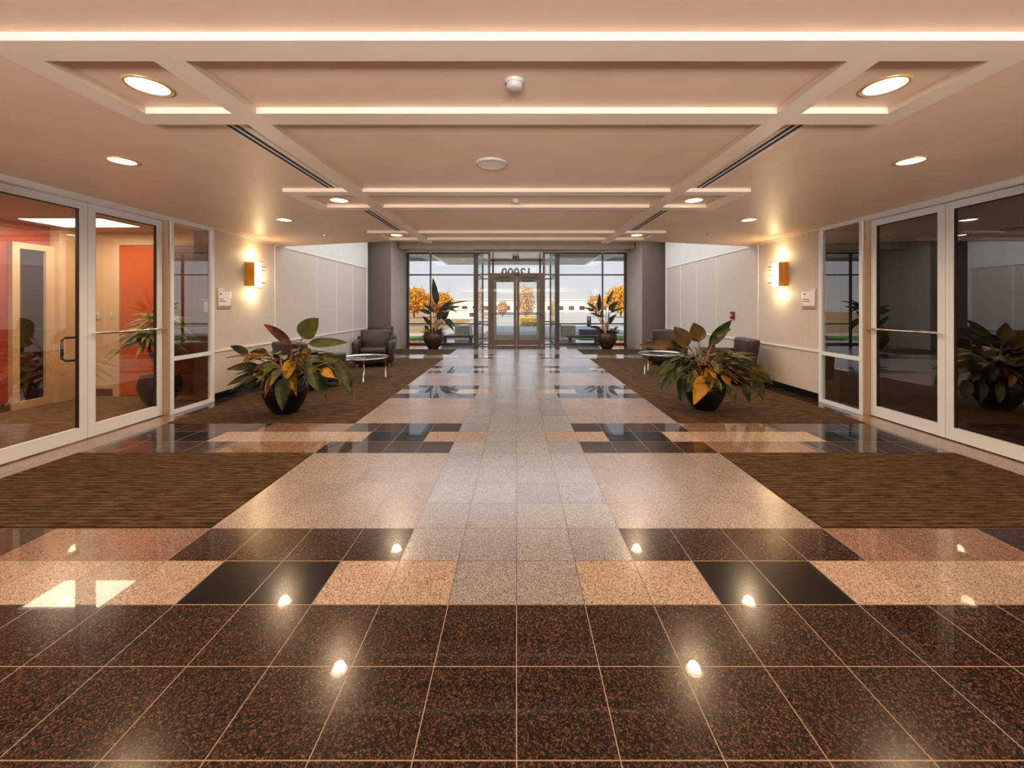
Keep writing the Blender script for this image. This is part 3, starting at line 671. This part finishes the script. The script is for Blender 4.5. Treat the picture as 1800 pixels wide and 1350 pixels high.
heroL = [(531, 594, 560, 559, .30, -.05, -.03, 'G', .2), (512, 606, 463, 570, .14, .0, .05, 'r', -.3), (542, 604, 612, 602, .15, 0, .1, 'G', 0),
         (437, 622, 404, 608, .11, 0, 0, 'g', 0), (455, 643, 397, 650, .12, -.1, -.1, 'g', 0), (457, 655, 398, 678, .11, -.1, -.15, 'g', 0),
         (461, 668, 411, 685, .12, -.2, -.25, 'g', 0), (593, 634, 620, 698, .19, -.1, -.15, 'g', .2), (565, 656, 573, 701, .13, -.2, -.25, 'g', 0),
         (514, 632, 502, 670, .18, -.25, -.32, 'y', 0), (486, 658, 466, 690, .14, -.3, -.36, 'y', -.2), (500, 664, 496, 722, .22, -.33, -.40, 'g', 0),
         (566, 649, 588, 664, .13, -.25, -.3, 'y', .2), (459, 626, 425, 636, .12, 0, 0, 'y', 0), (470, 618, 438, 620, .10, .05, .05, 'o', 0),
         (560, 625, 606, 640, .15, .1, .1, 'g', 0), (540, 640, 560, 690, .16, -.3, -.36, 'g', .2), (545, 612, 528, 640, .12, -.2, -.3, 'o', 0), (480, 640, 462, 660, .13, -.3, -.35, 'G', 0)]
heroR = [(1210, 608, 1184, 574, .24, -.05, -.03, 'o', -.2), (1228, 601, 1219, 567, .27, .0, .02, 'o', 0), (1246, 607, 1287, 562, .18, 0, .02, 'g', .3), (1258, 592, 1286, 578, .09, 0, 0, 'G', .2),
         (1196, 608, 1123, 607, .17, .1, .1, 'o', 0), (1260, 634, 1288, 622, .24, -.1, -.1, 'G', 0), (1318, 640, 1360, 678, .18, 0, -.05, 'g', .2),
         (1180, 634, 1155, 660, .14, 0, 0, 'G', 0), (1186, 650, 1162, 688, .15, -.1, -.15, 'g', 0), (1198, 662, 1197, 708, .15, -.2, -.25, 'g', 0),
         (1240, 660, 1219, 712, .22, -.33, -.40, 'y', 0), (1280, 674, 1292, 710, .15, -.2, -.25, 'g', 0), (1306, 674, 1318, 709, .13, -.2, -.22, 'g', 0),
         (1324, 668, 1344, 705, .19, -.15, -.2, 'g', .1), (1316, 656, 1354, 672, .14, -.05, -.05, 'o', 0), (1248, 648, 1246, 688, .17, -.3, -.38, 'y', 0),
         (1222, 650, 1208, 690, .15, -.3, -.35, 'g', 0), (1268, 650, 1284, 680, .14, -.25, -.3, 'y', 0), (1290, 640, 1316, 655, .15, .1, .1, 'g', 0), (1246, 622, 1256, 602, .12, .1, .1, 'r', 0)]
big_plant(-3.02, 5.22, 502, 'big leafy plant with one upright round leaf in dark pot, left of the walkway', heroL, 5)
big_plant(2.54, 5.40, 1236, 'big leafy plant with three upright leaves in dark pot, right of the walkway', heroR, 11)

def tall_plant(x, y, label, hero, seed):
    t = empty('potted_palm', (x, y, .007)); tag(t, label, 'potted plant', 'tall plants by the end windows')
    pot(t, .33, .50, M_POTBR); rnd = random.Random(seed); o0 = Vector((x, y, .007)); lf = MB(); st = MB(); lo = MB()
    for (bx, by, tx, ty, wd, ar) in hero:
        b = P(bx, by, y)-o0; e = P(tx, ty, y+rnd.uniform(-.2, .2))-o0
        lf.leaf(b, e, wd, (0, -1, .4), arch=ar, fold=.1)
        r = Vector((rnd.uniform(-.06, .06), rnd.uniform(-.06, .06), .42)); st.tube([r, (r+b)/2+Vector((0, 0, .05)), b], [.018, .014, .009], 6)
    for i in range(60):
        a = rnd.uniform(0, 2*PI); b = Vector((math.cos(a)*.12, math.sin(a)*.12, .46)); L_ = rnd.uniform(.2, .38)
        lo.leaf(b, b+Vector((math.cos(a), math.sin(a), rnd.uniform(-.3, 1.2))).normalized()*L_, .07, (rnd.uniform(-.5, .5), -.5, 1), arch=.1)
    lf.build('tall_leaves', M_LEAFB, t); st.build('stems', M_STEM, t); lo.build('low_foliage', M_LEAFO, t)
tall_plant(-2.72, 13.05, 'tall dark plant with one long upright leaf in brown pot by the left end window',
           [(768, 536, 761, 488, .24, 0), (757, 552, 735, 546, .16, .2), (762, 548, 745, 536, .14, .1), (757, 572, 742, 556, .15, .15), (775, 546, 797, 531, .17, .1),
            (782, 542, 804, 549, .10, .15), (778, 546, 810, 539, .13, .1), (790, 535, 824, 529, .06, .05), (768, 560, 782, 548, .26, .05), (778, 562, 790, 546, .20, .05),
            (780, 562, 799, 584, .12, .2), (775, 540, 798, 525, .08, 0), (752, 580, 747, 572, .14, .1), (772, 548, 790, 531, .1, .1), (785, 560, 800, 575, .12, .1)], 3)
tall_plant(2.95, 13.05, 'tall dark plant with several upright leaves in brown pot by the right end window',
           [(1053, 548, 1054, 515, .16, 0), (1066, 535, 1079, 508, .11, 0), (1050, 545, 1030, 532, .10, .1), (1045, 547, 1024, 540, .08, .05), (1070, 545, 1088, 530, .18, .1),
            (1072, 550, 1100, 541, .09, .1), (1058, 558, 1036, 551, .10, .15), (1068, 566, 1085, 552, .13, .05), (1056, 578, 1036, 575, .12, .1), (1066, 572, 1080, 560, .14, .1),
            (1070, 545, 1082, 540, .2, .1), (1045, 545, 1034, 546, .12, .1), (1060, 560, 1056, 545, .12, 0)], 8)

# dracaena in the left office
t = empty('potted_dracaena', (-5.02, 5.62, 0)); tag(t, 'arching strap leaved plant in a black pot inside the left office', 'potted plant')
pot(t, .25, .42, M_POT)
MB().tube([(0, 0, .38), (-.06, 0, .60), (-.14, -.02, .80), (-.12, -.02, .92)], [.035, .028, .024, .022], 10).tube([(0, 0, .4), (.05, 0, .7), (.02, 0, 1.12)], [.03, .024, .02], 10).build('trunk', M_TRUNK, t)
lf = MB(); rnd = random.Random(4)
for (ox, oz, n, L_) in ((-.12, .92, 60, .42), (.04, 1.14, 46, .38)):
    for i in range(n):
        a = i*2.4; up = rnd.uniform(-.25, .9); b = Vector((ox, -.02, oz+rnd.uniform(-.04, .06)))
        d = Vector((math.cos(a), math.sin(a)*.8, up)).normalized(); L2 = L_*rnd.uniform(.8, 1.1)
        e = b+d*L2; e.z -= .16*L2/.4
        lf.leaf(b, e, .075, (rnd.uniform(-.2, .2), -.5, 1), arch=.32, fold=.15)
lf.build('foliage', M_LEAFD, t)

# ------------------------------------------------------------------ outside
cano = empty('entrance_canopy', (0, 14.5, 3.55)); tag(cano, 'flat entrance canopy roof outside above the vestibule', 'canopy')
MB().box(-3.6, 3.6, 0.0, 6.9, .06, .30).build('roof_slab', M_CANOPY, cano)
MB().box(-3.72, -3.6, 0, 7.0, .03, .34).build('fascia', M_WHITEOUT, cano); MB().box(3.6, 3.72, 0, 7.0, .03, .34).build('fascia', M_WHITEOUT, cano); MB().box(-3.6, 3.6, 6.9, 7.0, .03, .34).build('fascia', M_WHITEOUT, cano)
for s in (-1, 1): MB().lathe([(0, .05), (.09, .05), (.10, .06)], c=(s*2.55, 4.6, 0), n=20).build('soffit_light', M_WHITEOUT, cano)
for s, side in ((-1, 'left'), (1, 'right')):
    o = MB().rbox(s*3.75 if s > 0 else -14, 14 if s > 0 else -3.75, 21.0, 22.2, 3.85, 4.15, .1).build('roof_overhang', M_BENCH)
    tag(o, f'grey roof overhang outside, {side} of the entrance canopy', 'roof')
    o = MB().box(*( (-8.8, -3.7) if s < 0 else (2.6, 8.8)), 16.3, 17.95, -.02, .03).build('lawn_strip', M_LAWN); tag(o, f'green lawn strip outside the {side} end window', 'lawn', kind='stuff')
    pl = empty('stone_planter', (s*2.45, 18.1, -.02)) if s < 0 else empty('stone_planter', (2.35, 18.3, -.02))
    tag(pl, f'pale stone block outside the {side} end window', 'planter', 'stone blocks outside')
    MB().rbox(-.32, .32, -.25, .25, 0, .50, .015).build('block', M_STONE, pl); MB().box(.34 if s < 0 else -.50, .44 if s < 0 else -.34, -.25, .25, 0, .56).build('end_post', M_WHITEOUT, pl)
    be = empty('low_bench', (s*2.25 if s < 0 else 2.55, 15.3, -.02)); tag(be, f'low grey bench outside right by the {side} end window', 'bench', 'low benches outside')
    MB().rbox(-.62, .62, -.2, .2, .20, .27, .01).build('seat', M_BENCH, be)
    for q in (-.5, .5): MB().box(q-.05, q+.05, -.16, .16, 0, .20).build('leg', M_BENCH, be)
dw = MB().rbox(3.0, 4.0, 19.0, 19.3, -.02, .25, .02).build('low_wall', M_BENCH); tag(dw, 'low dark wall outside behind the right lawn strip', 'wall')
struct('ground_meadow', MB().box(-60, -4.2, 20.5, 90, -.03, .0), M_DRYGRASS, 'dry golden meadow outside on the left')
bl = MB().lathe([(0, .72), (.13, .70), (.15, .62), (.15, 0)], n=20).build('bollard', M_BENCH); bl.location = (4.9, 27, -.02); tag(bl, 'dark round bollard outside seen through the right end window', 'bollard')
# far building
b = empty('office_building', (0, 88, -.02)); tag(b, 'long low white building on the horizon outside', 'building')
MB().box(-22, 60, 0, 10, 0, 2.55).build('wall', M_BUILD, b); MB().box(-22.3, 60.3, -.3, 10.3, 2.55, 2.75).build('roof', M_WHITEOUT, b)
for i in range(30):
    x = -12+i*2.35
    MB().box(x, x+1.15, -.06, .05, .42, 1.30).build('window', M_BUILDWIN, b)
b = empty('white_annex', (-5.3, 42, -.02)); tag(b, 'small white building outside beyond the left end window', 'building')
MB().box(-2.0, 1.6, 0, 4, 0, .95).build('wall', M_BUILD, b); MB().box(-2.1, 1.7, -.1, 4.1, .95, 1.02).build('roof', M_WHITEOUT, b); MB().box(.35, .85, -.04, .02, .25, .65).build('window', M_BUILDWIN, b)
# trees
def tree(x, y, ht, rx, rz, zc, label, m, seed, n=1500, lw=.16, bare=0):
    t = empty('autumn_tree', (x, y, -.02)); tag(t, label, 'tree', 'autumn trees outside'); rnd = random.Random(seed)
    tk = MB().tube([(0, 0, 0), (.03, 0, ht*.4), (0, 0, ht*.92)], [ht*.035, ht*.022, ht*.006], 8); tk.build('trunk', M_BARK, t)
    br = MB()
    for i in range(10+bare):
        a = rnd.uniform(0, 2*PI); z = ht*rnd.uniform(.3, .75); k = (1.0 if i < 10 else 1.35)
        e = Vector((math.cos(a)*rx*.8*k, math.sin(a)*rx*.8*k, z+rz*rnd.uniform(.3, .8)*k)); br.tube([(0, 0, z), Vector((0, 0, z))*.5+e*.5+Vector((0, 0, -.05)), e], [ht*.012, ht*.008, ht*.003], 5)
    br.build('branches', M_BARK, t)
    cr = MB()
    for i in range(n):
        v = Vector((rnd.gauss(0, 1), rnd.gauss(0, 1), rnd.gauss(0, 1))).normalized()*rnd.uniform(.5, 1)**.5*(1+.22*math.sin(7*rnd.random()))
        p = Vector((v.x*rx, v.y*rx, zc+v.z*rz)); u = Vector((rnd.uniform(-1, 1), rnd.uniform(-1, 1), rnd.uniform(-1, 1))).normalized()*lw; q = u.cross(Vector((rnd.uniform(-1, 1), rnd.uniform(-1, 1), 1))).normalized()*lw*.6
        if p.z < .1: continue
        cr.quad(p-u, p-q, p+u, p+q)
    cr.build('crown', m, t)
tree(-11.3, 44, 3.4, 1.6, 1.25, 2.0, 'orange autumn tree outside at the far left of the end window', M_AUTUMN, 1, 2600, .17, 8)
tree(-9.3, 48, 3.2, 1.5, 1.1, 1.7, 'orange autumn tree outside behind the left palm, right one of two', M_AUTUMN, 2, 2200, .17, 12)
tree(1.15, 47, 3.9, .95, 1.75, 1.95, 'pale rust conical tree outside through the right entrance door', M_AUTUMN2, 3, 1700, .13)
tree(-1.75, 50, 2.2, .6, .8, 1.1, 'small rust tree outside through the left entrance door', M_AUTUMN2, 4, 800, .12)
tree(12.0, 46, 3.5, 1.7, 1.35, 2.1, 'orange autumn tree outside at the far right of the end window', M_AUTUMN, 5, 2600, .17, 10)
tree(10.0, 50, 3.0, 1.0, 1.0, 1.6, 'rust autumn tree outside behind the right palm', M_AUTUMN2, 6, 1200, .15, 8)
hd = empty('clipped_hedge', (.9, 27.3, -.02)); tag(hd, 'yellow hedge outside seen low through the right entrance door', 'hedge')
rnd = random.Random(9); hm = MB()
for i in range(1500):
    p = Vector((rnd.uniform(-.65, .65), rnd.uniform(-.3, .3), rnd.uniform(.02, .62))); u = Vector((rnd.uniform(-1, 1), rnd.uniform(-1, 1), rnd.uniform(-1, 1))).normalized()*.06; q = u.cross(Vector((rnd.random(), -.5, 1))).normalized()*.04
    hm.quad(p-u, p-q, p+u, p+q)
hm.build('foliage', M_YHEDGE, hd)
